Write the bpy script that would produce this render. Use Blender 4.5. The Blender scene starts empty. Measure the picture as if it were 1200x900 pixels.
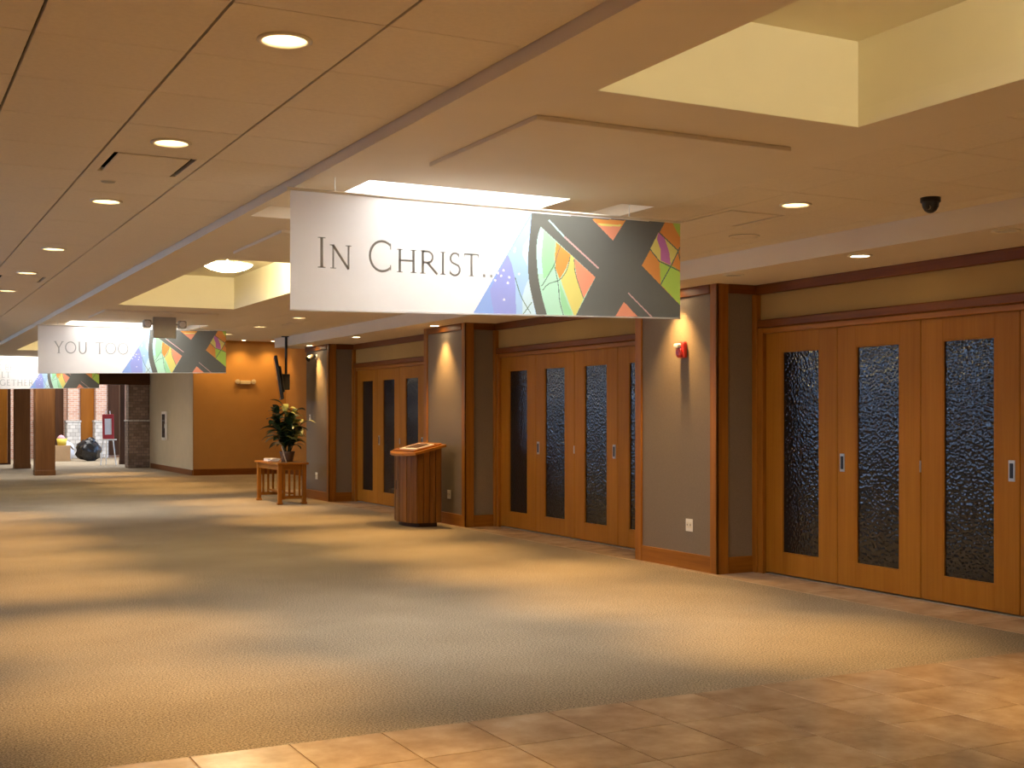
import bpy, bmesh, math, random
import numpy as np
from mathutils import Vector, Matrix
random.seed(7)
R = math.radians
scn = bpy.context.scene
col = scn.collection

# ------------------------------------------------------------------ camera
F, VX, HY, EYE = 1452.0, -153.0, 487.0, 1.6
YAW = math.atan((600 - VX) / F)
SA, CA = math.sin(YAW), math.cos(YAW)
cam_data = bpy.data.cameras.new('camera')
cam_data.sensor_width = 36.0
cam_data.lens = F / 1200 * 36
cam_data.shift_y = (HY - 450) / 1200
cam_data.clip_end = 200
cam = bpy.data.objects.new('camera', cam_data)
col.objects.link(cam)
cam.location = (0, 0, EYE)
cam.rotation_euler = (R(90), 0, -YAW)
scn.camera = cam

# ------------------------------------------------------------------ world, exposure
w = bpy.data.worlds.new('sky'); scn.world = w
w.use_nodes = True
w.node_tree.nodes['Background'].inputs[0].default_value = (0.42, 0.62, 1.0, 1)
w.node_tree.nodes['Background'].inputs[1].default_value = 1.9
vs = scn.view_settings
vs.view_transform = 'Standard'; vs.look = 'None'; vs.gamma = 1.0
vs.use_curve_mapping = False
vs.exposure = 1.05

DAY = (1.0, 0.97, 0.94)
WARM = (1.0, 0.59, 0.20)
SKY_W = 56.0          # daylight through each skylight
SPOT_W = 230.0         # each recessed downlight
WASH_W = 110.0         # each wall washer


def lname(name, loc):
    """a light whose place lies outside the picture says so in its name"""
    f = loc[0] * SA + loc[1] * CA; q = loc[0] * CA - loc[1] * SA
    if f > 0.05:
        u, v = 600 + F * q / f, HY - F * (loc[2] - EYE) / f
        if 0 <= u <= 1200 and 0 <= v <= 900: return name
    return name + '_offscreen'


def area(name, loc, sx, sy, power, color, rot=(0, 0, 0)):
    name = lname(name, loc)
    l = bpy.data.lights.new(name, 'AREA'); l.shape = 'RECTANGLE'
    l.size, l.size_y = sx, sy; l.energy = power; l.color = color
    o = bpy.data.objects.new(name, l); col.objects.link(o)
    o.location = loc; o.rotation_euler = rot
    return o


def spot(name, loc, power, color, angle=95, blend=1.0, radius=0.04, rot=(0, 0, 0)):
    name = lname(name, loc)
    l = bpy.data.lights.new(name, 'SPOT'); l.energy = power; l.color = color
    l.spot_size = R(angle); l.spot_blend = blend; l.shadow_soft_size = radius
    o = bpy.data.objects.new(name, l); col.objects.link(o)
    o.location = loc; o.rotation_euler = rot
    return o


# skylight bays: near edge of the opening
SKYL = [-5.6, 7.48, 20.75, 33.9]
SKY_D = 1.75
for y in SKYL:
    area('skylight_daylight', (3.8, y + SKY_D / 2, 3.95), 1.55, SKY_D - .06, SKY_W, DAY)
# daylight of the bright hall at the far end
area('hall_daylight', (6.0, 44.5, 4.75), 5.0, 6.0, 330.0, (1.0, 0.97, 0.93))

# ------------------------------------------------------------------ materials
MATS = {}


def new_mat(name):
    m = bpy.data.materials.new(name); m.use_nodes = True
    nt = m.node_tree
    return m, nt, nt.nodes['Principled BSDF']


def link(nt, a, b): nt.links.new(a, b)


def coords(nt, scale=(1, 1, 1), rnd=True):
    tc = nt.nodes.new('ShaderNodeTexCoord')
    mp = nt.nodes.new('ShaderNodeMapping'); mp.inputs['Scale'].default_value = scale
    link(nt, tc.outputs['Object'], mp.inputs['Vector'])
    if rnd:
        oi = nt.nodes.new('ShaderNodeObjectInfo')
        mu = nt.nodes.new('ShaderNodeMath'); mu.operation = 'MULTIPLY'; mu.inputs[1].default_value = 37.0
        link(nt, oi.outputs['Random'], mu.inputs[0])
        link(nt, mu.outputs[0], mp.inputs['Location'])
    return mp.outputs['Vector']


def ramp(nt, fac, stops):
    r = nt.nodes.new('ShaderNodeValToRGB')
    el = r.color_ramp.elements
    while len(el) < len(stops): el.new(0.5)
    for e, (p, c) in zip(el, stops):
        e.position = p; e.color = (*c, 1)
    link(nt, fac, r.inputs['Fac'])
    return r.outputs['Color']


def noise(nt, vec, scale, detail=4, rough=0.55):
    n = nt.nodes.new('ShaderNodeTexNoise')
    n.inputs['Scale'].default_value = scale
    n.inputs['Detail'].default_value = detail
    n.inputs['Roughness'].default_value = rough
    link(nt, vec, n.inputs['Vector'])
    return n.outputs['Fac']


def bump(nt, bs, fac, strength, dist):
    b = nt.nodes.new('ShaderNodeBump')
    b.inputs['Strength'].default_value = strength; b.inputs['Distance'].default_value = dist
    link(nt, fac, b.inputs['Height']); link(nt, b.outputs['Normal'], bs.inputs['Normal'])


def flat(name, c, rough=0.5, metal=0.0, spec=0.5, var=0.06, vscale=6.0):
    m, nt, bs = new_mat(name)
    bs.inputs['Roughness'].default_value = rough
    bs.inputs['Metallic'].default_value = metal
    bs.inputs['Specular IOR Level'].default_value = spec
    f = noise(nt, coords(nt), vscale, 3)
    lo = tuple(x * (1 - var) for x in c); hi = tuple(min(1, x * (1 + var)) for x in c)
    link(nt, ramp(nt, f, [(0.3, lo), (0.7, hi)]), bs.inputs['Base Color'])
    MATS[name] = m
    return m


def wood(name, dark, light, axis='z', rough=0.42, freq=1.0, spec=0.22):
    m, nt, bs = new_mat(name)
    lo, hi = 1.2 * freq, 34.0 * freq
    sc = {'z': (hi, hi, lo), 'y': (hi, lo, hi), 'x': (lo, hi, hi)}[axis]
    v = coords(nt, sc)
    f1 = noise(nt, v, 1.0, 5, 0.6)
    sc2 = {'z': (5, 5, .5), 'y': (5, .5, 5), 'x': (.5, 5, 5)}[axis]
    f2 = noise(nt, coords(nt, sc2), 1.0, 2)
    mx = nt.nodes.new('ShaderNodeMath'); mx.operation = 'ADD'
    link(nt, f1, mx.inputs[0]); link(nt, f2, mx.inputs[1])
    hf = nt.nodes.new('ShaderNodeMath'); hf.operation = 'MULTIPLY'; hf.inputs[1].default_value = 0.5
    link(nt, mx.outputs[0], hf.inputs[0])
    mid = tuple((a + b) / 2 for a, b in zip(dark, light))
    link(nt, ramp(nt, hf.outputs[0], [(0.32, dark), (0.5, mid), (0.68, light)]), bs.inputs['Base Color'])
    bs.inputs['Roughness'].default_value = rough
    bs.inputs['Specular IOR Level'].default_value = spec
    bump(nt, bs, f1, 0.12, 0.002)
    MATS[name] = m
    return m


def emit(name, c, strength):
    m, nt, bs = new_mat(name)
    bs.inputs['Base Color'].default_value = (*c, 1)
    bs.inputs['Emission Color'].default_value = (*c, 1)
    bs.inputs['Emission Strength'].default_value = strength
    MATS[name] = m
    return m


def fabric_print(name, c, trans=0.45):
    m, nt, bs = new_mat(name)
    nt.nodes.remove(bs)
    out = nt.nodes['Material Output']
    d = nt.nodes.new('ShaderNodeBsdfDiffuse'); t = nt.nodes.new('ShaderNodeBsdfTranslucent')
    f = noise(nt, coords(nt, rnd=False), 3.0, 3)
    c0 = tuple(x * 0.95 for x in c)
    rc = ramp(nt, f, [(0.3, c0), (0.7, c)])
    link(nt, rc, d.inputs['Color']); link(nt, rc, t.inputs['Color'])
    mx = nt.nodes.new('ShaderNodeMixShader'); mx.inputs[0].default_value = trans
    link(nt, d.outputs[0], mx.inputs[1]); link(nt, t.outputs[0], mx.inputs[2])
    link(nt, mx.outputs[0], out.inputs['Surface'])
    MATS[name] = m
    return m


# plain paints and metals
flat('ceiling_tile', (0.82, 0.72, 0.57), 0.9, spec=0.2, var=0.03, vscale=40)
flat('gypsum', (0.82, 0.72, 0.57), 0.85, spec=0.2, var=0.02, vscale=2)
flat('well_paint', (0.88, 0.82, 0.62), 0.85, spec=0.2, var=0.02, vscale=2)
flat('shaft_white', (0.9, 0.9, 0.9), 0.9, spec=0.1, var=0.01)
flat('void_dark', (0.06, 0.045, 0.03), 0.9, spec=0.1)
flat('vinyl_grey', (0.225, 0.172, 0.12), 0.75, spec=0.3, var=0.07, vscale=90)
flat('wall_tan', (0.44, 0.28, 0.095), 0.85, spec=0.2, var=0.03, vscale=3)
flat('wall_orange', (0.50, 0.26, 0.07), 0.85, spec=0.2, var=0.03, vscale=3)
flat('wall_cream', (0.62, 0.52, 0.34), 0.85, spec=0.2, var=0.03, vscale=3)
flat('plain_wall', (0.62, 0.55, 0.45), 0.85, spec=0.2, var=0.03, vscale=3)
flat('white_plastic', (0.85, 0.82, 0.74), 0.4)
flat('grey_plastic', (0.42, 0.38, 0.31), 0.5)
flat('dark_plastic', (0.012, 0.012, 0.014), 0.3)
flat('black_metal', (0.015, 0.014, 0.013), 0.4, metal=0.2)
flat('steel', (0.55, 0.53, 0.48), 0.3, metal=0.9)
flat('red_plastic', (0.60, 0.03, 0.02), 0.3)
flat('red_paint', (0.45, 0.03, 0.03), 0.5)
flat('lens_clear', (0.85, 0.80, 0.76), 0.15)
flat('paper', (0.85, 0.83, 0.80), 0.7)
flat('trim_cream', (0.82, 0.74, 0.58), 0.5)
flat('black_bag', (0.012, 0.012, 0.014), 0.22, var=0.3)
flat('white_bag', (0.75, 0.75, 0.76), 0.5)
flat('cardboard', (0.42, 0.27, 0.14), 0.8)
flat('yellow_plastic', (0.75, 0.6, 0.08), 0.5)
flat('pink_cloth', (0.6, 0.3, 0.35), 0.7)
flat('pot_brown', (0.16, 0.10, 0.07), 0.5)
flat('soil', (0.05, 0.035, 0.02), 0.9)
flat('glass_pane', (0.03, 0.04, 0.05), 0.1)
flat('leaf_dark', (0.012, 0.035, 0.012), 0.35, var=0.35, vscale=20)
flat('leaf_pale', (0.34, 0.36, 0.11), 0.4, var=0.3, vscale=20)
wood('maple', (0.31, 0.115, 0.008), (0.42, 0.17, 0.016), 'z', 0.45, spec=0.15)
wood('oak_z', (0.24, 0.08, 0.007), (0.41, 0.155, 0.018), 'z', 0.38)
wood('oak_y', (0.24, 0.08, 0.007), (0.41, 0.155, 0.018), 'y', 0.38)
wood('oak_x', (0.24, 0.08, 0.007), (0.41, 0.155, 0.018), 'x', 0.38)
wood('crown_y', (0.14, 0.038, 0.004), (0.23, 0.072, 0.009), 'y', 0.4)
wood('crown_x', (0.14, 0.038, 0.004), (0.23, 0.072, 0.009), 'x', 0.4)
wood('lectern_stave', (0.08, 0.027, 0.004), (0.31, 0.12, 0.020), 'z', 0.35)
wood('lectern_top', (0.34, 0.12, 0.014), (0.48, 0.19, 0.028), 'y', 0.35)
wood('dark_wood', (0.035, 0.015, 0.006), (0.09, 0.035, 0.012), 'z', 0.4)
wood('dark_beam', (0.05, 0.018, 0.006), (0.10, 0.036, 0.012), 'x', 0.4)
wood('post_wood', (0.16, 0.065, 0.02), (0.26, 0.11, 0.035), 'z', 0.4)
emit('lamp_glow', (1.0, 0.80, 0.5), 16.0)
emit('bowl_glow', (1.0, 0.85, 0.55), 12.0)

# hammered dark door glass
m, nt, bs = new_mat('textured_glass')
bs.inputs['Base Color'].default_value = (0.010, 0.010, 0.012, 1)
bs.inputs['Roughness'].default_value = 0.10
bs.inputs['IOR'].default_value = 1.62
vo = nt.nodes.new('ShaderNodeTexVoronoi'); vo.feature = 'SMOOTH_F1'
vo.inputs['Scale'].default_value = 34.0; vo.inputs['Smoothness'].default_value = 0.35
link(nt, coords(nt), vo.inputs['Vector'])
bump(nt, bs, vo.outputs['Distance'], 0.5, 0.008)
MATS['textured_glass'] = m

# carpet
m, nt, bs = new_mat('carpet')
v = coords(nt, rnd=False)
fa = noise(nt, v, 85.0, 2, 0.75); fb = noise(nt, v, 0.7, 3)
mx = nt.nodes.new('ShaderNodeMath'); mx.operation = 'MULTIPLY_ADD'; mx.inputs[1].default_value = 0.85
link(nt, fa, mx.inputs[0])
m2 = nt.nodes.new('ShaderNodeMath'); m2.operation = 'MULTIPLY'; m2.inputs[1].default_value = 0.15
link(nt, fb, m2.inputs[0]); link(nt, m2.outputs[0], mx.inputs[2])
link(nt, ramp(nt, mx.outputs[0], [(0.34, (0.12, 0.092, 0.06)), (0.5, (0.32, 0.258, 0.178)), (0.66, (0.56, 0.47, 0.345))]), bs.inputs['Base Color'])
bs.inputs['Roughness'].default_value = 0.95; bs.inputs['Specular IOR Level'].default_value = 0.1
bump(nt, bs, fa, 0.6, 0.006)
MATS['carpet'] = m

# floor tile (stone-look ceramic) and grout
m, nt, bs = new_mat('stone_tile')
v = coords(nt)
f1 = noise(nt, v, 3.2, 6, 0.62)
link(nt, ramp(nt, f1, [(0.28, (0.38, 0.26, 0.16)), (0.47, (0.53, 0.385, 0.255)), (0.62, (0.64, 0.485, 0.335)), (0.8, (0.74, 0.60, 0.46))]), bs.inputs['Base Color'])
bs.inputs['Roughness'].default_value = 0.24
bump(nt, bs, f1, 0.12, 0.006)
MATS['stone_tile'] = m
flat('grout', (0.50, 0.37, 0.24), 0.9)

# brick and rubble stone of the far hall
def masonry(name, c1, c2, mortar, sc, bh):
    m, nt, bs = new_mat(name)
    tc = nt.nodes.new('ShaderNodeTexCoord')
    sx = nt.nodes.new('ShaderNodeSeparateXYZ'); link(nt, tc.outputs['Object'], sx.inputs[0])
    ad = nt.nodes.new('ShaderNodeMath'); ad.operation = 'ADD'
    link(nt, sx.outputs[0], ad.inputs[0]); link(nt, sx.outputs[1], ad.inputs[1])
    cb = nt.nodes.new('ShaderNodeCombineXYZ')
    link(nt, ad.outputs[0], cb.inputs[0]); link(nt, sx.outputs[2], cb.inputs[1])
    b = nt.nodes.new('ShaderNodeTexBrick')
    b.inputs['Scale'].default_value = sc
    b.inputs['Color1'].default_value = (*c1, 1); b.inputs['Color2'].default_value = (*c2, 1)
    b.inputs['Mortar'].default_value = (*mortar, 1)
    b.inputs['Row Height'].default_value = bh; b.inputs['Mortar Size'].default_value = 0.02
    link(nt, cb.outputs[0], b.inputs['Vector'])
    link(nt, b.outputs['Color'], bs.inputs['Base Color'])
    bs.inputs['Roughness'].default_value = 0.9
    bump(nt, bs, b.outputs['Fac'], -0.5, 0.02)
    MATS[name] = m
masonry('brick', (0.50, 0.25, 0.17), (0.62, 0.38, 0.27), (0.62, 0.55, 0.48), 2.2, 0.17)
masonry('stone', (0.45, 0.42, 0.38), (0.70, 0.66, 0.60), (0.32, 0.29, 0.25), 2.6, 0.36)
masonry('brown_stone', (0.20, 0.13, 0.09), (0.34, 0.24, 0.18), (0.16, 0.12, 0.09), 3.4, 0.3)

# ------------------------------------------------------------------ mesh helpers


class MB:
    """collects shapes, then links them as one mesh object"""
    def __init__(self): self.bm = bmesh.new()

    def box(self, x0, x1, y0, y1, z0, z1, bev=0.0):
        v = [self.bm.verts.new(p) for p in ((x0, y0, z0), (x1, y0, z0), (x1, y1, z0), (x0, y1, z0),
                                             (x0, y0, z1), (x1, y0, z1), (x1, y1, z1), (x0, y1, z1))]
        fs = [self.bm.faces.new([v[i] for i in q]) for q in ((0, 3, 2, 1), (4, 5, 6, 7), (0, 1, 5, 4), (1, 2, 6, 5), (2, 3, 7, 6), (3, 0, 4, 7))]
        if bev > 0:
            es = list({e for f in fs for e in f.edges})
            bmesh.ops.bevel(self.bm, geom=es, offset=bev, segments=1, affect='EDGES')
        return self

    def lathe(self, prof, c=(0, 0, 0), seg=24, axis='z'):
        """prof: list of (r, h); open ends stay open, r=0 closes"""
        rings = []
        for r, h in prof:
            ring = []
            n = 1 if r < 1e-6 else seg
            for i in range(n):
                a = 2 * math.pi * i / seg
                p = (r * math.cos(a), r * math.sin(a), h)
                if axis == 'x': p = (p[2], p[0], p[1])
                if axis == 'y': p = (p[0], p[2], p[1])
                ring.append(self.bm.verts.new((p[0] + c[0], p[1] + c[1], p[2] + c[2])))
            rings.append(ring)
        for a, b in zip(rings, rings[1:]):
            for i in range(seg):
                j = (i + 1) % seg
                q = [a[i % len(a)], a[j % len(a)], b[j % len(b)], b[i % len(b)]]
                u = []
                for x in q:
                    if x not in u: u.append(x)
                if len(u) > 2: self.bm.faces.new(u)
        return self

    def tube(self, p, q, r, seg=8, r2=None):
        p, q = Vector(p), Vector(q)
        if r2 is None: r2 = r
        d = (q - p).normalized()
        up = Vector((0, 0, 1)) if abs(d.z) < 0.9 else Vector((1, 0, 0))
        a = d.cross(up).normalized(); b = d.cross(a)
        A, B = [], []
        for i in range(seg):
            t = 2 * math.pi * i / seg
            o = a * math.cos(t) + b * math.sin(t)
            A.append(self.bm.verts.new(p + o * r)); B.append(self.bm.verts.new(q + o * r2))
        for i in range(seg):
            j = (i + 1) % seg
            self.bm.faces.new((A[i], A[j], B[j], B[i]))
        self.bm.faces.new(A[::-1]); self.bm.faces.new(B)
        return self

    def prism(self, pts, z0, z1):
        """pts: xy outline, counter-clockwise; z0/z1 numbers or functions of (x, y)"""
        f0 = z0 if callable(z0) else (lambda x, y: z0)
        f1 = z1 if callable(z1) else (lambda x, y: z1)
        A = [self.bm.verts.new((x, y, f0(x, y))) for x, y in pts]
        B = [self.bm.verts.new((x, y, f1(x, y))) for x, y in pts]
        n = len(pts)
        for i in range(n):
            j = (i + 1) % n
            self.bm.faces.new((A[i], A[j], B[j], B[i]))
        self.bm.faces.new(A[::-1]); self.bm.faces.new(B)
        return self

    def blob(self, c, rx, ry, rz, seed=0, amp=0.15, sub=3):
        rr = random.Random(seed)
        g = bmesh.ops.create_icosphere(self.bm, subdivisions=sub, radius=1.0)
        ph = [rr.uniform(0, 6.28) for _ in range(6)]
        for v in g['verts']:
            p = v.co.copy()
            k = 1 + amp * (math.sin(4 * p.x + ph[0]) * math.sin(5 * p.y + ph[1]) + .6 * math.sin(9 * p.z + ph[2] + 5 * p.x))
            v.co = Vector((c[0] + p.x * rx * k, c[1] + p.y * ry * k, c[2] + max(p.z * k, -.92) * rz))
        return self

    def mesh(self, name, smooth=False):
        bmesh.ops.recalc_face_normals(self.bm, faces=self.bm.faces[:])
        me = bpy.data.meshes.new(name)
        self.bm.to_mesh(me); self.bm.free()
        if smooth:
            for p in me.polygons: p.use_smooth = True
        return me

    def build(self, name, mat, parent=None, smooth=False, loc=None):
        me = self.mesh(name, smooth)
        for k in ([mat] if isinstance(mat, str) else mat): me.materials.append(MATS[k])
        return place(name, me, parent, loc)


def place(name, me, parent=None, loc=None, rot=None):
    o = bpy.data.objects.new(name, me); col.objects.link(o)
    if parent is not None: o.parent = parent
    if loc is not None: o.location = loc
    if rot is not None: o.rotation_euler = rot
    return o


def tag(o, label=None, cat=None, group=None, kind=None):
    if label: o['label'] = label
    if cat: o['category'] = cat
    if group: o['group'] = group
    if kind: o['kind'] = kind
    return o


def thing(name, label, cat, loc=(0, 0, 0), rz=0.0, group=None):
    o = bpy.data.objects.new(name, None); col.objects.link(o)
    o.location = loc; o.rotation_euler = (0, 0, rz); o.empty_display_size = 0.1
    return tag(o, label, cat, group)


def copy_tree(o, parent=None):
    c = o.copy(); col.objects.link(c)
    if parent is not None: c.parent = parent
    for ch in list(o.children): copy_tree(ch, c)
    return c


def struct(o, label, cat): return tag(o, label, cat, None, 'structure')


def plate_with_holes(x0, x1, y0, y1, z0, z1, holes, name, mat, parent=None):
    xs = sorted({x0, x1, *[h[0] for h in holes], *[h[1] for h in holes]})
    ys = sorted({y0, y1, *[h[2] for h in holes], *[h[3] for h in holes]})
    xs = [x for x in xs if x0 <= x <= x1]; ys = [y for y in ys if y0 <= y <= y1]
    bm = bmesh.new(); V = {}

    def vert(i, j):
        if (i, j) not in V: V[(i, j)] = bm.verts.new((xs[i], ys[j], z0))
        return V[(i, j)]
    for i in range(len(xs) - 1):
        for j in range(len(ys) - 1):
            cx, cy = (xs[i] + xs[i + 1]) / 2, (ys[j] + ys[j + 1]) / 2
            if any(h[0] < cx < h[1] and h[2] < cy < h[3] for h in holes): continue
            bm.faces.new((vert(i, j), vert(i, j + 1), vert(i + 1, j + 1), vert(i + 1, j)))
    g = bmesh.ops.extrude_face_region(bm, geom=bm.faces[:])
    for e in g['geom']:
        if isinstance(e, bmesh.types.BMVert): e.co.z = z1
    mb = MB.__new__(MB); mb.bm = bm
    return mb.build(name, mat, parent)


# ------------------------------------------------------------------ floor
XW, XR = -3.0, 8.3           # left wall, back of the door wall
ZS, ZL, ZW = 3.11, 3.17, 2.93   # soffit, left tile ceiling, low soffit at the doors
CARPET_Y = 5.85
floor = MB().box(XW, 14.0, -6.0, 50.0, -0.12, -0.004).build('floor', 'grout')
struct(floor, 'long lobby floor of tan carpet with a stone tile border', 'floor')
MB().box(XW, 7.5, CARPET_Y, 26.0, -0.004, 0.0).box(XW, 14.0, 26.0, 50.0, -0.004, 0.0).build('carpet', 'carpet', floor)
TX, TY = 0.48, 0.53
tile_me = MB().box(-TX / 2 + .004, TX / 2 - .004, -TY / 2 + .004, TY / 2 - .004, -0.004, 0.002, 0.0015).mesh('tile')
tile_me.materials.append(MATS['stone_tile'])
for i in range(-4, 15):
    for j in range(0, 8):
        x = 1.33 + TX * i + TX / 2; y = CARPET_Y - TY * j - TY / 2
        if x > 8.05: continue
        o = place('tile', tile_me, floor, (x, y, 0))
        o.rotation_euler.z = random.choice((0, math.pi))
# border strip of tiles along the doors
strip_me = MB().box(-.27 + .003, .27 - .003, -.24 + .003, .24 - .003, -0.004, 0.002, 0.0015).mesh('tile')
strip_me.materials.append(MATS['stone_tile'])
y = CARPET_Y + .24
while y < 23.2:
    place('tile', strip_me, floor, (7.77, y, 0)).rotation_euler.z = random.choice((0, math.pi))
    y += .48

# ------------------------------------------------------------------ ceilings
WELLS = [(3.0, 4.6, -1.4, 4.93), (3.0, 4.6, 11.9, 17.45), (3.0, 4.6, 25.0, 30.6)]
holes = [(2.56, 5.04, y, y + SKY_D) for y in SKYL] + list(WELLS)
ceil = plate_with_holes(2.5, 5.1, -6.0, 39.0, ZS, ZS + .09, holes, 'ceiling', 'gypsum')
struct(ceil, 'smooth tan gypsum ceiling band with light wells and skylight openings', 'ceiling')
for x0, x1, y0, y1 in WELLS:
    t = .05
    MB().box(x0 - t, x0, y0 - t, y1 + t, ZS + .09, 3.56).box(x1, x1 + t, y0 - t, y1 + t, ZS + .09, 3.56) \
        .box(x0, x1, y0 - t, y0, ZS + .09, 3.56).box(x0, x1, y1, y1 + t, ZS + .09, 3.56) \
        .box(x0 - t, x1 + t, y0 - t, y1 + t, 3.56, 3.6).build('light_well', 'well_paint', ceil)
    # painted reveal of the opening
    e = .004
    MB().box(x0, x0 + e, y0, y1, ZS + .001, ZS + .09).box(x1 - e, x1, y0, y1, ZS + .001, ZS + .09) \
        .box(x0, x1, y0, y0 + e, ZS + .001, ZS + .09).box(x0, x1, y1 - e, y1, ZS + .001, ZS + .09).build('well_reveal', 'well_paint', ceil)
for y in SKYL:
    x0, x1, y0, y1, t = 3.02, 4.6, y, y + SKY_D, .05
    plate_with_holes(2.5, 5.16, y - .06, y + SKY_D + .06, ZS + .0905, ZS + .13, [(x0, x1, y0, y1)], 'skylight_recess', 'gypsum', ceil)
    MB().box(x0 - t, x0, y0 - t, y1 + t, ZS + .13, 4.0).box(x1, x1 + t, y0 - t, y1 + t, ZS + .13, 4.0) \
        .box(x0, x1, y0 - t, y0, ZS + .13, 4.0).box(x0, x1, y1, y1 + t, ZS + .13, 4.0) \
        .box(x0 - t, x1 + t, y0 - t, y1 + t, 4.0, 4.04).build('skylight_shaft', 'shaft_white', ceil)
MB().box(2.484, 2.5, -6.0, 39.0, ZS - .004, ZL + .03).build('fascia_strip', 'gypsum', ceil)
# shallow dropped panels on both sides of each skylight
for y0, y1 in ((5.46, 6.8), (9.8, 11.3), (18.3, 19.8), (23.0, 24.5)):
    MB().box(2.97, 4.6, y0, y1, ZS - .025, ZS, .003).build('dropped_panel', 'gypsum', ceil)

# left tiled ceiling
LX, LY = 0.63, 0.73
ceil_l = MB().box(XW, 2.5, -6.0, 39.0, ZL + .15, ZL + .2).build('ceiling', 'void_dark')
struct(ceil_l, 'tan ceiling of large square tiles with dark joint lines', 'ceiling')
LIGHT_L = [-3, 0, 3, 6, 10, 13, 16, 19, 22]
VENT_L = [4, 14]


def hole_tile(wx, wy, r, name, mat):
    bm = bmesh.new()
    n = 24
    outer, inner = [], []
    hx, hy = wx / 2, wy / 2
    for i in range(n):
        a = 2 * math.pi * i / n
        c, s = math.cos(a), math.sin(a)
        k = min(hx / abs(c) if abs(c) > 1e-6 else 9, hy / abs(s) if abs(s) > 1e-6 else 9)
        outer.append((c * k, s * k)); inner.append((c * r, s * r))
    # snap nearest outer points to the corners
    for cx in (-hx, hx):
        for cy in (-hy, hy):
            b = min(range(n), key=lambda q: (outer[q][0] - cx) ** 2 + (outer[q][1] - cy) ** 2)
            outer[b] = (cx, cy)
    A = [bm.verts.new((x, y, 0)) for x, y in outer]; B = [bm.verts.new((x, y, 0)) for x, y in inner]
    for i in range(n):
        j = (i + 1) % n
        bm.faces.new((A[i], B[i], B[j], A[j]))
    g = bmesh.ops.extrude_face_region(bm, geom=bm.faces[:])
    for e in g['geom']:
        if isinstance(e, bmesh.types.BMVert): e.co.z = .03
    mb = MB.__new__(MB); mb.bm = bm
    me = mb.mesh(name); me.materials.append(MATS[mat])
    return me


ltile = MB().box(-LX / 2 + .006, LX / 2 - .006, -LY / 2 + .003, LY / 2 - .003, 0, .03, .002).mesh('ceiling_tile')
ltile.materials.append(MATS['ceiling_tile'])
ltile_h = hole_tile(LX - .012, LY - .006, .098, 'ceiling_tile', 'ceiling_tile')
LCX = [2.484 - LX / 2 - LX * k for k in range(4)]     # tile columns in view
for c, x in enumerate(LCX):
    for k in range(-4, 30):
        y = 5.03 + LY * k
        me = ltile
        if c == 1 and k in LIGHT_L: me = ltile_h
        if c == 1 and k in VENT_L: continue
        place('ceiling_tile', me, ceil_l, (x, y, ZL))
YT = 5.03 + LY * 30 - LY / 2
MB().box(2.5 - 4 * LX, 2.5, YT, 39.0, ZL, ZL + .03).box(XW, 2.5 - 4 * LX, -6.0, 39.0, ZL, ZL + .03) \
    .box(2.5 - 4 * LX, 2.5, -6.0, 5.03 - LY * 4.5, ZL, ZL + .03).build('ceiling_panel', 'ceiling_tile', ceil_l)

# right tiled ceiling, flush with the gypsum band
ceil_r = MB().box(5.1, 7.08, -6.0, 24.3, ZS + .15, ZS + .2).build('ceiling', 'void_dark')
struct(ceil_r, 'tan tiled ceiling strip between the gypsum band and the door soffit', 'ceiling')
RY = 0.72
RCOL = [(5.1, 5.55), (5.55, 6.2), (6.2, 6.86), (6.86, 7.08)]
LIGHT_R = [-2, 1, 4, 7, 10, 13, 17, 20, 23]
VENT_R = [2, 19]
for c, (a, b) in enumerate(RCOL):
    me0 = MB().box(-(b - a) / 2 + .004, (b - a) / 2 - .004, -RY / 2 + .0035, RY / 2 - .0035, 0, .03, .0015).mesh('ceiling_tile')
    me0.materials.append(MATS['ceiling_tile'])
    meh = hole_tile(b - a - .008, RY - .007, .098, 'ceiling_tile', 'ceiling_tile')
    for k in range(-4, 26):
        yc = 5.85 + RY * (k + .5)
        if c == 1 and k in VENT_R: continue
        place('ceiling_tile', meh if (c == 1 and k in LIGHT_R) else me0, ceil_r, ((a + b) / 2, yc, ZS))
MB().box(5.1, 7.08, -6.0, 5.85 - RY * 4, ZS, ZS + .03).build('ceiling_panel', 'ceiling_tile', ceil_r)
# low soffit along the doors
soff = MB().box(7.08, XR, -6.0, 23.8, ZW, ZS + .08).build('ceiling', 'gypsum')
struct(soff, 'low boxed soffit running above the wooden doors', 'ceiling')
# higher ceiling of the alcove beyond the doors
alc = MB().box(5.1, 10.4, 24.3, 33.4, 3.62, 3.7).box(5.1, 5.2, 24.3, 33.4, ZS + .085, 3.62).box(5.1, 10.4, 24.3, 24.4, ZS + .085, 3.62) \
    .box(5.1, 7.75, 33.4, 39.0, ZS, ZS + .09).box(5.1, 10.4, 33.3, 33.4, ZS, 3.62).build('ceiling', 'gypsum')
struct(alc, 'raised tan ceiling over the orange alcove', 'ceiling')
roof = MB().box(XW - .2, 14.2, -6.2, 39.0, 4.1, 4.2).box(-3.2, 14.2, 39.0, 50.2, 4.8, 4.9).box(-3.2, 14.2, 39.0, 39.1, ZS, 4.8).build('ceiling', 'plain_wall')
struct(roof, 'plain high ceiling of the bright hall past the beam', 'ceiling')

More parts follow.
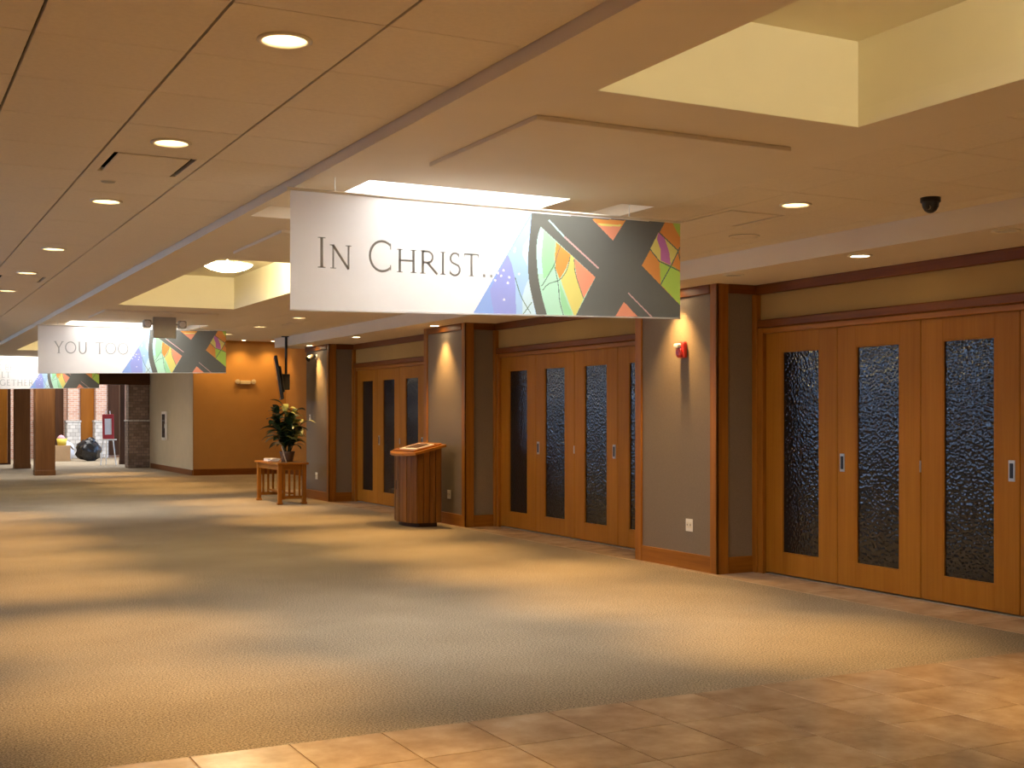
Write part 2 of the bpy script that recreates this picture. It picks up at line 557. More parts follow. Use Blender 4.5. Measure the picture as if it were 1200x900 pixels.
# ------------------------------------------------------------------ walls
WINS = [(10.0 + 4.4 * i, 13.6 + 4.4 * i) for i in range(6)]
mbw = MB().box(XW - .15, XW, -6.0, 50.0, 0, 1.75).box(XW - .15, XW, -6.0, 50.0, 3.0, 4.8).box(XW - .15, XW, -6.0, WINS[0][0], 1.75, 3.0).box(XW - .15, XW, WINS[-1][1], 50.0, 1.75, 3.0)
for a, b in zip(WINS, WINS[1:]): mbw.box(XW - .15, XW, a[1], b[0], 1.75, 3.0)
wl = mbw.build('wall_left', 'plain_wall')
for i, (a, b) in enumerate(WINS):
    wn = thing('window_%d' % (i + 1), None, None, (XW, (a + b) / 2, 1.75))
    struct(wn, 'high clerestory window in the plain beige wall, number %d from the entrance' % (i + 1), 'window')
    h_ = (b - a) / 2
    MB().box(-.12, -.04, -h_, -h_ + .06, 0, 1.25).box(-.12, -.04, h_ - .06, h_, 0, 1.25).box(-.12, -.04, -h_ + .06, h_ - .06, 0, .04) \
        .box(-.12, -.04, -h_ + .06, h_ - .06, 1.21, 1.25).box(-.12, -.04, -.03, .03, .04, 1.21).build('window_frame', 'oak_y', wn)
struct(wl, 'plain beige wall along the open side of the lobby', 'wall')
wb = MB().box(XW - .15, 14.0, -6.15, -6.0, 0, 4.2).build('wall_back', 'plain_wall')
struct(wb, 'plain beige wall at the tiled entrance end', 'wall')
PIERS = [(-1.74, -.28), (4.19, 5.65), (10.12, 11.58), (16.05, 17.5), (21.97, 23.35)]
BAYS = [(-.28, 4.19), (5.65, 10.12), (11.58, 16.05), (17.5, 21.97)]
XP, XD = 7.58, 8.05
mb = MB().box(XD + .02, XR, -6.0, 23.35, 2.50, ZW + .02).box(XD + .25, XR, -6.0, 23.35, 0, 2.5)
wr = mb.build('wall_right', 'wall_tan')
struct(wr, 'tan wall strip above the rows of wooden doors', 'wall')
PLAB = ['grey vinyl wall pier near the tiled entrance', 'grey vinyl wall pier where the carpet meets the tile',
        'grey vinyl wall pier carrying the red fire alarm', 'grey vinyl wall pier behind the wooden lectern',
        'grey vinyl wall pier beside the plant table']
for (y0, y1), lab in zip(PIERS, PLAB):
    p = MB().box(XP, XR, y0, y1, 0, ZW + .01, .004).build('wall_pier', 'vinyl_grey')
    struct(p, lab, 'wall')
    e = .022
    # corner posts
    MB().box(XP - e, XP, y0 - e, y0 + .10, 0, ZW, .004).build('corner_post', 'oak_z', p)
    MB().box(XP - e, XP + .12, y0 - e, y0, 0, ZW, .004).build('corner_post', 'oak_z', p)
    if y1 < 23: MB().box(XP - e, XP, y1 - .10, y1 + e, 0, ZW, .004).build('corner_post', 'oak_z', p)
    ye = y1 - .10 if y1 < 23 else y1
    # base boards and crown
    MB().box(XP - .018, XP, y0 + .10, ye, 0, .17, .004).build('base_board', 'oak_y', p)
    MB().box(XP + .12, XD, y0 - .018, y0, 0, .17, .004).build('base_board', 'oak_x', p)
    MB().box(XP - .03, XP, y0 + .10, ye, ZW - .095, ZW, .006).build('crown', 'crown_y', p)
    MB().box(XP + .12, XD, y0 - .03, y0, ZW - .095, ZW, .006).build('crown', 'crown_x', p)

# orange alcove and cream side wall
wo = MB().box(7.65, 10.3, 33.2, 33.4, 0, 3.62).build('wall_front', 'wall_orange')
struct(wo, 'orange painted wall of the alcove behind the plant', 'wall')
MB().box(7.65, 10.2, 33.17, 33.2, 0, .17, .004).build('base_board', 'crown_x', wo)
wc = MB().box(7.65, 7.85, 33.4, 39.2, 0, ZS + .08).box(7.648, 7.66, 33.2, 33.4, 0, 3.62).build('wall_front', 'wall_cream')
struct(wc, 'cream side wall turning the corner toward the far hall', 'wall')
MB().box(7.625, 7.65, 33.2, 38.7, 0, .15, .004).build('base_board', 'crown_y', wc)
ws = MB().box(10.2, 10.4, 23.3, 33.4, 0, 3.62).box(8.3, 10.4, 23.2, 23.35, 0, 3.62).build('wall_side', 'wall_orange')
struct(ws, 'darker orange side wall of the alcove', 'wall')
MB().box(10.17, 10.2, 23.4, 33.2, 0, .17, .004).build('base_board', 'crown_y', ws)

# ------------------------------------------------------------------ doors
LW = (4.47 - .30) / 4
gz0, gz1 = .23, 2.24


def leaf_mesh():
    w_ = LW - .006; h0, h1 = .02, 2.43
    g0, g1 = .245, w_ - .245
    return MB().box(0, .05, 0, g0, h0, h1, .003).box(0, .05, g1, w_, h0, h1, .003) \
        .box(0, .05, g0 - .003, g1 + .003, h0, gz0, .003).box(0, .05, g0 - .003, g1 + .003, gz1, h1, .003).mesh('door_leaf')


leaf_me = leaf_mesh(); leaf_me.materials.append(MATS['maple'])
pane_me = MB().box(.018, .03, .24, LW - .251, gz0 - .005, gz1 + .005).mesh('glass_pane'); pane_me.materials.append(MATS['textured_glass'])
bead_me = MB().box(.004, .02, .245, .257, gz0, gz1).box(.004, .02, LW - .263, LW - .251, gz0, gz1) \
    .box(.004, .02, .245, LW - .251, gz0, gz0 + .012).box(.004, .02, .245, LW - .251, gz1 - .012, gz1).mesh('glazing_bead')
bead_me.materials.append(MATS['maple'])
pull_me = MB().box(-.006, .004, -.032, .032, -.085, .085, .003).mesh('pull_plate'); pull_me.materials.append(MATS['steel'])
cup_me = MB().box(-.009, -.004, -.018, .018, -.06, .06, .002).mesh('pull_cup'); cup_me.materials.append(MATS['black_metal'])
hinge_me = MB().tube((-.004, 0, -.05), (-.004, 0, .05), .008).mesh('hinge'); hinge_me.materials.append(MATS['steel'])
BAYN = ['entrance bay', 'bay with blue glints in its dark glass', 'bay between the alarm pier and the lectern pier', 'bay behind the lectern']
ORD = ['first', 'second', 'third', 'fourth']
n = 0; tn = 0
for bi, (b0, b1) in enumerate(BAYS):
    if bi == 0: continue
    for k in range(4):
        n += 1
        d = thing('door_%d' % n, None, None, (XD + .02, b1 - .15 - LW * (k + 1) + .003, 0))
        struct(d, 'honey maple folding door with tall dark glass, %s leaf in the %s, counted from the far jamb' % (ORD[k], BAYN[bi].replace('bay with blue glints in its dark glass', 'carpet edge bay')), 'door')
        place('door_leaf', leaf_me, d); place('glass_pane', pane_me, d); place('glazing_bead', bead_me, d)
        if k in (1, 2):
            pp = place('pull_plate', pull_me, d, (0, (LW - .075) if k == 1 else .075, 1.16))
            place('pull_cup', cup_me, pp)
        if k == 2:
            for hz in (1.16,): place('hinge', hinge_me, d, (0, LW - .004, hz))
    tn += 1
    c0, c1 = b0, b1
    tr = thing('trim_%d' % tn, None, None, (0, 0, 0))
    struct(tr, 'oak casing framing the %s' % ['entrance bay', 'doors at the edge of the carpet', 'doors between alarm pier and lectern pier', 'doors behind the lectern'][bi], 'door frame')
    for ya, yb, yc, yd in ((b1 - .145, b1 - .07, b1 - .07, b1), (b0 + .07, b0 + .145, b0, b0 + .07)):
        MB().box(XD - .022, XD + .1, ya, yb, 0, 2.485, .005).build('jamb', 'oak_z', tr)
        MB().box(XD - .04, XD + .1, yc, yd, 0, ZW - .10, .005).build('outer_jamb', 'oak_z', tr)
    MB().box(XD - .012, XD + .1, b0 + .13, b1 - .13, 2.43, 2.485, .006).build('head_casing', 'oak_y', tr)
    MB().box(XD - .035, XD + .1, b0 + .07, b1 - .07, 2.485, 2.57, .012).build('head_casing', 'crown_y', tr)
    MB().box(XD + .02, XD + .1, b0 + .14, b1 - .14, 0, .006).build('threshold', 'grey_plastic', tr)
    MB().box(XD - .02, XD + .03, b0, b1, ZW - .10, ZW, .008).build('crown', 'crown_y', tr)

# ------------------------------------------------------------------ banners


def ray(u, v):
    a = (u - 600) / F; b = (HY - v) / F
    return SA + a * CA, CA - a * SA, b


BY = 7.65


def bp(u, v):                      # photo pixel on the first banner -> local x, z on its plane
    x, y, z = ray(u, v); t = BY / y
    return x * t - BX0, EYE + z * t - BZ0


BX0 = BZ0 = 0.0
BX0, BZ0 = bp(340, 222)
P4 = lambda cx, cy: bp(550 + cx / 6.43, 240 + cy / 6.43)
P5 = lambda cx, cy: bp(660 + cx / 6.43, 240 + cy / 6.43)
TL, TR, BR, BL = bp(340, 222), bp(797, 262), bp(797, 373), bp(340, 363)
BW = TR[0]


def arc_pts(pts, n=4):              # Catmull-Rom through points
    out = []
    for i in range(len(pts) - 1):
        p0 = pts[max(i - 1, 0)]; p1 = pts[i]; p2 = pts[i + 1]; p3 = pts[min(i + 2, len(pts) - 1)]
        for k in range(n):
            t = k / n
            out.append(tuple(.5 * ((2 * b) + (c - a) * t + (2 * a - 5 * b + 4 * c - d) * t * t + (3 * b - a - 3 * c + d) * t ** 3)
                             for a, b, c, d in zip(p0, p1, p2, p3)))
    out.append(pts[-1])
    return out


cols = {'white': (.93, .92, .91), 'dark': (.17, .175, .155), 'blue1': (.30, .44, .80), 'blue2': (.34, .38, .76), 'sky': (.42, .62, .86),
        'pale': (.62, .80, .86), 'teal': (.52, .84, .80), 'green': (.38, .76, .42), 'mint': (.50, .82, .62), 'lime': (.50, .74, .14), 'orange': (.82, .36, .10),
        'yellow': (.80, .72, .22), 'coral': (.86, .36, .22), 'purple': (.60, .22, .50), 'pink': (.70, .46, .44), 'lead': (.14, .22, .16), 'spot': (.80, .82, .90)}
for k, c in cols.items(): fabric_print('print_' + k, c, 0.5)
fabric_print('lettering', (0.50, 0.52, 0.52), 0.12)
PRINT = list(cols)
art = []                            # (colour, points, layer)
ringL = arc_pts([P4(470, 65), P4(455, 250), P4(442, 400), P4(445, 520), P4(465, 660), P4(508, 838)])
ringR = arc_pts([P4(538, 165), P4(512, 260), P4(508, 400), P4(522, 560), P4(550, 700), P4(588, 840)])
botl = lambda cx: P4(cx, 824 + cx * .030)
art.append(('dark', [P4(465, 62), bp(797, 262), bp(797, 373)] + ringL[::-1], 1))
art.append(('blue1', [P4(465, 62)] + ringL + [botl(25)], 1))
art.append(('sky', [P4(290, 375), P4(465, 80)] + ringL[6:] + [botl(350), P4(345, 560), P4(320, 450)], 2))
art.append(('blue2', [P4(288, 378), P4(320, 450), P4(345, 560), P4(350, 700), botl(352), botl(188), P4(170, 740), P4(155, 640)], 3))
art.append(('pale', [P4(450, 240), P4(440, 400), P4(440, 470), P4(400, 380), P4(405, 310)], 4))
art.append(('pale', [P4(445, 560), P4(465, 660), P4(500, 830), botl(400), P4(400, 690), P4(420, 620)], 4))
lens = ringR + [botl(790), P4(900, 660), P4(905, 492), P4(760, 375), P4(650, 275)]
tip = P5(243, 545)
art.append(('mint', ringR + [botl(795), tip], 2))
art.append(('teal', ringR[:12] + [P4(560, 520), P4(540, 380), P4(560, 230)], 3))
art.append(('green', [P4(560, 190), P4(655, 282), P4(640, 420), P4(640, 480), P4(560, 560), P4(545, 420)], 3))
art.append(('orange', [P4(655, 282), P4(765, 378), P4(730, 480), P4(680, 560), P4(650, 480), P4(645, 380)], 4))
art.append(('yellow', [P4(765, 378), P4(800, 410), P4(800, 520), P4(860, 710), botl(795), P4(770, 790), P4(700, 600), P4(690, 560), P4(735, 480)], 4))
art.append(('coral', [P4(790, 402), tip, P4(862, 705), P4(810, 560)], 5))
art.append(('green', [P4(680, 580), P4(740, 740), P4(775, 815), botl(775), botl(720), P4(690, 740)], 3))
art.append(('coral', [P5(215, 106), P5(470, 118), P5(375, 270)], 3))
art.append(('orange', [P5(215, 106), P5(470, 118), P5(440, 165), P5(270, 150)], 4))
art.append(('yellow', [P5(255, 140), P5(440, 150), P5(425, 165), P5(285, 158)], 5))
art.append(('coral', [P5(458, 732), P5(385, 852), P5(580, 862)], 3))
RT = [P5(765, 135), P5(885, 145), P5(880, 755), P5(592, 458)]
art.append(('orange', RT, 3))
art.append(('lime', [P5(825, 140), P5(885, 145), P5(884, 250), P5(850, 190)], 4))
art.append(('yellow', [P5(720, 205), P5(865, 345), P5(815, 455), P5(725, 425), P5(655, 335)], 4))
art.append(('purple', [P5(720, 205), P5(760, 240), P5(800, 360), P5(810, 455), P5(735, 420), P5(735, 340), P5(705, 255)], 5))
art.append(('lime', [P5(725, 435), P5(815, 455), P5(879, 500), P5(880, 755), P5(735, 600), P5(730, 500)], 4))


def ribbon(pts, w0, w1=None):
    w1 = w0 if w1 is None else w1
    L, Rr = [], []
    for i, p in enumerate(pts):
        a = pts[max(i - 1, 0)]; b = pts[min(i + 1, len(pts) - 1)]
        dx, dz = b[0] - a[0], b[1] - a[1]; l = math.hypot(dx, dz) or 1
        wd = (w0 + (w1 - w0) * i / max(len(pts) - 1, 1)) / 2
        L.append((p[0] - dz / l * wd, p[1] + dx / l * wd)); Rr.append((p[0] + dz / l * wd, p[1] - dx / l * wd))
    return L + Rr[::-1]


for a, b, w_ in (((600, 115), (715, 240), .012), ((0, 0), (0, 0), 0)):
    if w_: art.append(('teal', ribbon([P4(*a), P4(*b)], w_), 5))
art.append(('pink', ribbon([P4(715, 240), P5(268, 480)], .013), 5))
art.append(('pink', ribbon([P5(490, 665), P5(680, 858)], .010), 5))
for pts in ([(690, 300), (655, 400), (640, 450), (560, 590), (540, 610)], [(760, 385), (735, 490), (680, 565), (600, 595), (550, 645)],
            [(640, 450), (670, 600), (680, 720), (710, 835)], [(790, 410), (800, 520), (860, 705)], [(345, 545), (390, 690), (465, 820)], [(470, 735), (405, 825)]):
    art.append(('lead', ribbon(arc_pts([P4(*p) for p in pts]), .006), 6))
for pts in ([(720, 205), (865, 345), (882, 420)], [(655, 335), (725, 425), (879, 500)], [(880, 320), (815, 455), (735, 600)]):
    art.append(('lead', ribbon([P5(*p) for p in pts], .009), 6))
for cx, cy in ((215, 515), (258, 495), (240, 535), (195, 568), (290, 590), (300, 545), (345, 330), (375, 520), (262, 715), (340, 350)):
    c = P4(cx, cy); r = .010
    art.append(('spot', [(c[0] + r * math.cos(q * 1.05), c[1] + r * math.sin(q * 1.05)) for q in range(6)], 6))

# serif capitals drawn as strokes; cap height 1
def arcE(cx, cz, rx, rz, a0, a1, n=18):
    return [(cx + rx * math.cos(R(a0 + (a1 - a0) * i / n)), cz + rz * math.sin(R(a0 + (a1 - a0) * i / n))) for i in range(n + 1)]


TH, TN, SF = .095, .068, .036


def sv(x, w=.26, top=True, bot=True):    # serifs of a stem
    o = []
    if top: o.append(([(x - w / 2, 1 - SF / 2), (x + w / 2, 1 - SF / 2)], SF))
    if bot: o.append(([(x - w / 2, SF / 2), (x + w / 2, SF / 2)], SF))
    return o


def stem(x, w=TH): return [([(x, 0), (x, 1)], w)]


GL = {
    'I': (.34, stem(.17) + sv(.17)),
    'N': (1.0, stem(.16, TN) + stem(.84, TN) + [([(.14, 1), (.84, 0)], TH)] + sv(.16, .26, False) + sv(.84, .26, True, False) + sv(.08, .14, True, False)),
    'C': (.92, [(arcE(.52, .5, .44, .5, 48, 312), TH * .85), ([(.82, .74), (.82, .95)], SF), ([(.82, .05), (.82, .22)], SF)]),
    'H': (.98, stem(.17) + stem(.81) + [([(.17, .52), (.81, .52)], TN)] + sv(.17) + sv(.81)),
    'R': (.86, stem(.17) + sv(.17) + [([(.17, .97), (.40, .97)] + arcE(.40, .73, .24, .24, 90, -90) + [(.17, .49)], TN * 1.2), ([(.38, .49), (.86, .0)], TH)]),
    'S': (.62, [(arcE(.32, .74, .22, .24, 40, 230, 12) + arcE(.30, .26, .25, .26, 60, -150, 12)[1:], TH * .85), ([(.50, .80), (.50, .97)], SF), ([(.07, .04), (.07, .22)], SF)]),
    'T': (.80, stem(.40) + sv(.40, .26, False) + [([(.04, .97), (.76, .97)], TN), ([(.05, .82), (.05, .98)], SF), ([(.75, .82), (.75, .98)], SF)]),
    'Y': (.88, [([(.44, 0), (.44, .46)], TH), ([(.44, .46), (.10, 1)], TH), ([(.44, .46), (.78, 1)], TN)] + sv(.44, .26, False) + sv(.10, .24, True, False) + sv(.78, .22, True, False)),
    'O': (1.06, [(arcE(.53, .5, .46, .47, 0, 360, 28), TH * .85)]),
    'U': (.92, [([(.16, 1), (.16, .34)] + arcE(.46, .34, .30, .33, 180, 360, 14) + [(.76, 1)], TN * 1.4)] + sv(.16, .26, True, False) + sv(.76, .22, True, False)),
    'A': (.92, [([(.12, 0), (.46, 1)], TN), ([(.46, 1), (.80, 0)], TH), ([(.24, .36), (.68, .36)], TN)] + sv(.12, .22, False) + sv(.80, .26, False)),
    'E': (.66, stem(.17) + sv(.17) + [([(.17, .97), (.58, .97)], TN), ([(.17, .52), (.50, .52)], TN), ([(.17, .03), (.60, .03)], TN)]),
    'B': (.74, stem(.17) + sv(.17) + [([(.17, .97), (.36, .97)] + arcE(.36, .755, .20, .215, 90, -90) + [(.17, .54)], TN * 1.2), ([(.17, .54), (.40, .54)] + arcE(.40, .285, .26, .255, 90, -90) + [(.17, .03)], TN * 1.2)]),
    'G': (.98, [(arcE(.52, .5, .44, .5, 48, 330), TH * .85), ([(.86, .04), (.86, .42)], TH), ([(.72, .42), (1.0, .42)], SF)]),
    'L': (.62, stem(.17) + sv(.17) + [([(.17, .03), (.58, .03)], TN)]),
    '.': (.26, [([(.07, .06), (.19, .06)], .12)]), ' ': (.5, []),
}


def text_polys(txt, x, z, h, track=.10, small=None, fit=None):
    out = []; cx = 0.0
    items = []
    for i, ch in enumerate(txt):
        hh = 1.0 if (small is None or i in small) else .78
        wd, st = GL[ch]
        items.append((cx, hh, st)); cx += (wd + track) * hh
    k = h if fit is None else fit / cx
    for ox, hh, st in items:
        if st: out.append([])
        for pts, wd in st:
            out[-1].append(ribbon([(x + (ox + p[0] * hh) * k, z + p[1] * hh * h) for p in pts], wd * h * hh ** .5))
    return out


def art_meshes():
    """one sheet: white cloth up to the print, then fine cells coloured by the artwork"""
    xs0 = botl(25)[0] - .01
    CELL = .0045
    zb = lambda x: BL[1] + (BR[1] - BL[1]) * x / BW
    bm = bmesh.new()
    bm.faces.new([bm.verts.new((x, 0, z)) for x, z in ((0, 0), (xs0, 0), (xs0, zb(xs0)), BL)])
    cl = bpy.data.meshes.new('cloth'); bm.to_mesh(cl); bm.free(); cl.materials.append(MATS['print_white'])
    nx = int((BW - xs0) / CELL) + 1; nz = int(-BL[1] / CELL) + 1
    gx = np.linspace(xs0, BW, nx + 1)
    tz_ = np.linspace(0, 1, nz + 1)
    X = np.repeat(gx[:, None], nz + 1, 1); Z = zb(X) * tz_[None, :]
    cx = (X[:-1, :-1] + X[1:, 1:]) / 2; cz = (Z[:-1, :-1] + Z[1:, 1:]) / 2
    idx = np.zeros(cx.shape, dtype=int)
    for c, pts, layer in sorted(art, key=lambda q: q[2]):
        ins = np.zeros(cx.shape, dtype=bool)
        for (ax, az), (bx, bz) in zip(pts, pts[1:] + pts[:1]):
            if az == bz: continue
            hit = ((az > cz) != (bz > cz)) & (cx < (bx - ax) * (cz - az) / (bz - az) + ax)
            ins ^= hit
        idx[ins] = PRINT.index(c)
    verts = np.stack([X.ravel(), np.zeros(X.size), Z.ravel()], 1)
    i, j = np.meshgrid(np.arange(nx), np.arange(nz), indexing='ij')
    q = np.stack([i * (nz + 1) + j, i * (nz + 1) + j + 1, (i + 1) * (nz + 1) + j + 1, (i + 1) * (nz + 1) + j], -1).reshape(-1, 4)
    me = bpy.data.meshes.new('stained_glass_print')
    me.from_pydata(verts.tolist(), [], q.tolist())
    for k in PRINT: me.materials.append(MATS['print_' + k])
    me.polygons.foreach_set('material_index', idx.ravel().astype('int32'))
    me.update()
    return cl, me


CLOTH, GLASS = art_meshes()


def banner(label, by, polys):
    s = 1.0
    root = thing('hanging_banner', label, 'banner', (BX0, by, BZ0), 0, 'stained glass print banners under the skylights')
    place('cloth', CLOTH, root); place('stained_glass_print', GLASS, root)
    for glyph in polys:
        bm = bmesh.new()
        for pts in glyph:
            n_ = len(pts) // 2
            vv = [bm.verts.new((p[0], -.002, p[1])) for p in pts]
            for i in range(n_ - 1):
                bm.faces.new((vv[i], vv[i + 1], vv[2 * n_ - 2 - i], vv[2 * n_ - 1 - i]))
        mb = MB.__new__(MB); mb.bm = bm
        mb.build('letter', 'lettering', root)
    MB().tube((-.02, .002, .006), (BW + .02, .002, .006), .010).build('top_rod', 'white_plastic', root)
    MB().tube((.0, .002, BL[1]), (BW, .002, BR[1]), .006).build('hem', 'print_white', root)
    for x in (.30, BW - .45):
        MB().tube((x, .002, .01), (x, .002, ZS - BZ0 + .094), .003, 6).build('cable', 'steel', root)
    return root


xi, zi = bp(371, 313.5)
hi = bp(376, 277)[1] - bp(376, 313)[1]
xc, zc = bp(573, 322)
txt1 = text_polys('IN CHRIST..', xi, zi, hi, .10, small=(0, 3), fit=bp(581, 322)[0] - xi)
banner('white banner printed IN CHRIST with a stained glass cross', BY, txt1)
txt2 = text_polys('YOU TOO...', .24, -.44, .19, .10, fit=1.36)
banner('white banner printed YOU TOO with a stained glass cross', BY + 13.3, txt2)
txt3 = text_polys('ARE BEING', .26, -.27, .13, .10) + text_polys('BUILT', .26, -.47, .15, .10) + text_polys('TOGETHER', .26, -.67, .15, .10)
banner('white banner printed in three lines hanging before the wooden posts', BY + 26.4, txt3)

# ------------------------------------------------------------------ ceiling fittings
trim_me = MB().lathe([(.112, .002), (.116, -.006), (.104, -.012), (.094, -.010), (.092, .004)], seg=32).mesh('trim_ring', True); trim_me.materials.append(MATS['trim_cream'])
refl_me = MB().lathe([(.092, .0), (.080, .05), (.058, .085)], seg=32).mesh('reflector', True); refl_me.materials.append(MATS['trim_cream'])
lamp_me = MB().lathe([(.060, .086), (.050, .066), (.03, .058), (0, .055)], seg=24).mesh('lamp', True); lamp_me.materials.append(MATS['lamp_glow'])


def downlight(x, y, z, label, group, power, on=True, scale=1.0, **kw):
    t = thing('recessed_downlight', label, 'downlight', (x, y, z), 0, group)
    for nm, me in (('trim_ring', trim_me), ('reflector', refl_me), ('lamp', lamp_me)):
        o = place(nm, me, t)
    t.scale = (scale,) * 3
    if power: spot('downlight_beam', (x, y, z + .03 * scale), power, WARM, **kw)
    return t


for k in LIGHT_L:
    downlight(LCX[1], 5.03 + LY * k, ZL, 'round recessed downlight in the left tiled ceiling, ' + {-3: 'over the tiled entrance floor', 0: 'second before the nearer plaque diffuser', 3: 'right before the nearer plaque diffuser', 6: 'first past the nearer plaque diffuser', 10: 'second past the nearer plaque diffuser', 13: 'right before the farther plaque diffuser', 16: 'first past the farther plaque diffuser', 19: 'second past the farther plaque diffuser', 22: 'third past the farther plaque diffuser', 25: 'fourth past the farther plaque diffuser'}[k], 'downlights of the left tiled ceiling', SPOT_W, angle=54)
for k in LIGHT_R:
    downlight(5.875, 5.85 + RY * (k + .5), ZS, 'round recessed downlight in the tile strip by the doors, ' + {-2: 'over the entrance tiles', 1: 'between dome camera and plaque diffuser', 4: 'first past the round speaker', 7: 'second past the round speaker', 10: 'third past the round speaker', 13: 'fourth past the round speaker', 17: 'right before the far diffuser', 20: 'right past the far diffuser', 23: 'last before the alcove'}[k], 'downlights of the tile strip by the doors', SPOT_W * (.55 if k < 0 else 1), angle=54)
# shallow downlights of the low soffit
sho_trim = MB().lathe([(.10, .0), (.10, -.008), (.085, -.012), (.075, -.006)], seg=28).mesh('trim_ring', True); sho_trim.materials.append(MATS['trim_cream'])
sho_lamp = MB().lathe([(.076, -.006), (.04, -.003), (0, -.002)], seg=24).mesh('lamp', True); sho_lamp.materials.append(MATS['lamp_glow'])
sho_off = sho_lamp.copy(); sho_off.materials[0] = MATS['lens_clear']


def soffit_light(x, y, label, group, power, lit=True, angle=75, rot=(0, 0, 0)):
    t = thing('soffit_downlight', label, 'downlight', (x, y, ZW), 0, group)
    place('trim_ring', sho_trim, t); place('lamp', sho_lamp if lit else sho_off, t)
    if power: spot('soffit_beam', (x, y, ZW - .02), power, WARM, angle=angle, rot=rot)


for y in (7.8, 13.8, 19.8):
    soffit_light(7.30, y, 'small round downlight in the low soffit facing the doors ' + {7.8: 'at the carpet edge', 13.8: 'between alarm pier and lectern pier', 19.8: 'behind the lectern'}[y], 'soffit lights before the door bays', 14, angle=85)
for y in (6.27, 9.43):
    soffit_light(7.25, y, 'unlit round cover in the low soffit ' + ('nearer the tiled entrance' if y < 7 else 'nearer the fire alarm pier'), 'unlit covers in the low soffit', 0, lit=False)
for y in (10.75, 16.75, 22.6):
    soffit_light(7.40, y, 'round wall washer in the soffit above the ' + {4.9: 'grey pier by the entrance tiles', 10.75: 'fire alarm pier', 16.75: 'pier behind the lectern', 22.6: 'pier beside the plant table'}[y], 'wall washers above the piers', WASH_W, angle=84, rot=(0, R(0), 0))

# plaque air diffusers
def diffuser(x, y, z, wx, wy, label, bulb=False):
    t = thing('air_diffuser', label, 'vent', (x, y, z), 0)
    hx, hy = wx / 2, wy / 2
    MB().box(-hx + .006, -hx + .07, -hy, hy, 0, .025).box(hx - .07, hx - .006, -hy, hy, 0, .025) \
        .box(-hx + .07, hx - .07, -hy, -hy + .05, 0, .025).box(-hx + .07, hx - .07, hy - .05, hy, 0, .025).build('frame', 'ceiling_tile', t)
    MB().box(-hx + .05, hx - .05, -hy + .04, hy - .04, .12, .14).box(-hx + .05, -hx + .07, -hy + .04, hy - .04, .025, .12) \
        .box(hx - .07, hx - .05, -hy + .04, hy - .04, .025, .12).box(-hx + .07, hx - .07, -hy + .03, -hy + .05, .025, .12) \
        .box(-hx + .07, hx - .07, hy - .05, hy - .03, .025, .12).build('duct_box', 'void_dark', t)
    MB().box(-hx + .10, hx - .10, -hy + .09, hy - .05, .0, .012, .004).build('plaque', 'ceiling_tile', t)
    return t


for k in VENT_L:
    # opening for the duct behind the tile
    diffuser(LCX[1], 5.03 + LY * k, ZL, LX, LY, ['square plaque air diffuser in the left tiled ceiling between near downlights', 'square plaque air diffuser in the left tiled ceiling far down the row'][VENT_L.index(k)])
for k in VENT_R:
    diffuser(5.875, 5.85 + RY * (k + .5), ZS, .65, RY, ['square plaque air diffuser near the black dome camera', 'square plaque air diffuser far along the tile strip'][VENT_R.index(k)])
# ceiling speaker, smoke detector, dome camera
sp = thing('ceiling_speaker', 'round flush speaker grille in the ceiling by the diffuser', 'speaker', (6.53, 8.35, ZS))
MB().lathe([(.125, .0), (.125, -.006), (.11, -.012), (.105, -.006), (0, -.007)], seg=32).build('grille', 'gypsum', sp)
MB().lathe([(.128, .0), (.13, -.004), (.124, -.006)], seg=32).build('rim', 'grey_plastic', sp)
for (x, y, z, lab) in ((1.42, 8.62, ZL, 'small sprinkler cap in the left tiled ceiling past the diffuser'),):
    s_ = thing('sprinkler_cap', lab, 'sprinkler', (x, y, z))
    MB().lathe([(.045, .0), (.045, -.006), (.0, -.009)], seg=20).build('cap', 'grey_plastic', s_)
    MB().lathe([(.05, .0), (.052, -.003), (.045, -.004)], seg=20).build('rim', 'trim_cream', s_)
dc = thing('dome_camera', 'small black dome security camera under the tile strip', 'camera', (6.53, 6.29, ZS))
MB().lathe([(0, 0), (.068, 0), (.068, -.03), (.062, -.036), (0, -.036)], seg=24).build('housing', 'black_metal', dc, True)
MB().lathe([(.058, -.036), (.054, -.065), (.04, -.09), (.02, -.104), (0, -.108)], seg=24).build('dome', 'dark_plastic', dc, True)
MB().lathe([(.018, 0), (.018, .012), (0, .012)], c=(-.045, -.02, -.07), seg=12, axis='x').build('lens', 'steel', dc)

# pendant bowl lights in the light wells
for i, (x0, x1, y0, y1) in enumerate(WELLS):
    yc = 14.4 if i == 1 else (1.6 if i == 0 else 27.8)
    p = thing('bowl_pendant', ['glowing shallow bowl light in the well over the tiled entrance', 'glowing shallow bowl light in the well between the first two banners', 'glowing shallow bowl light in the well past the second banner'][i], 'ceiling light', (3.72, yc, 3.56))
    MB().lathe([(0, -.285), (.10, -.275), (.20, -.25), (.27, -.215), (.29, -.19), (.28, -.185), (.0, -.20)], seg=36).build('bowl', 'bowl_glow', p, True)
    MB().lathe([(.292, -.187), (.298, -.193), (.292, -.20), (.285, -.193)], seg=36).build('rim', 'steel', p, True)
    MB().tube((0, 0, -.2), (0, 0, 0), .012).build('stem', 'steel', p)
    MB().lathe([(0, 0), (.07, 0), (.065, -.02), (.02, -.03), (0, -.03)], seg=24).build('canopy', 'steel', p, True)
    pn = lname('pendant_light', (3.72, yc, 3.47))
    l = bpy.data.lights.new(pn, 'POINT'); l.energy = 80; l.color = (1.0, .84, .54); l.shadow_soft_size = .12
    lo = bpy.data.objects.new(pn, l); col.objects.link(lo); lo.location = (3.72, yc, 3.47)

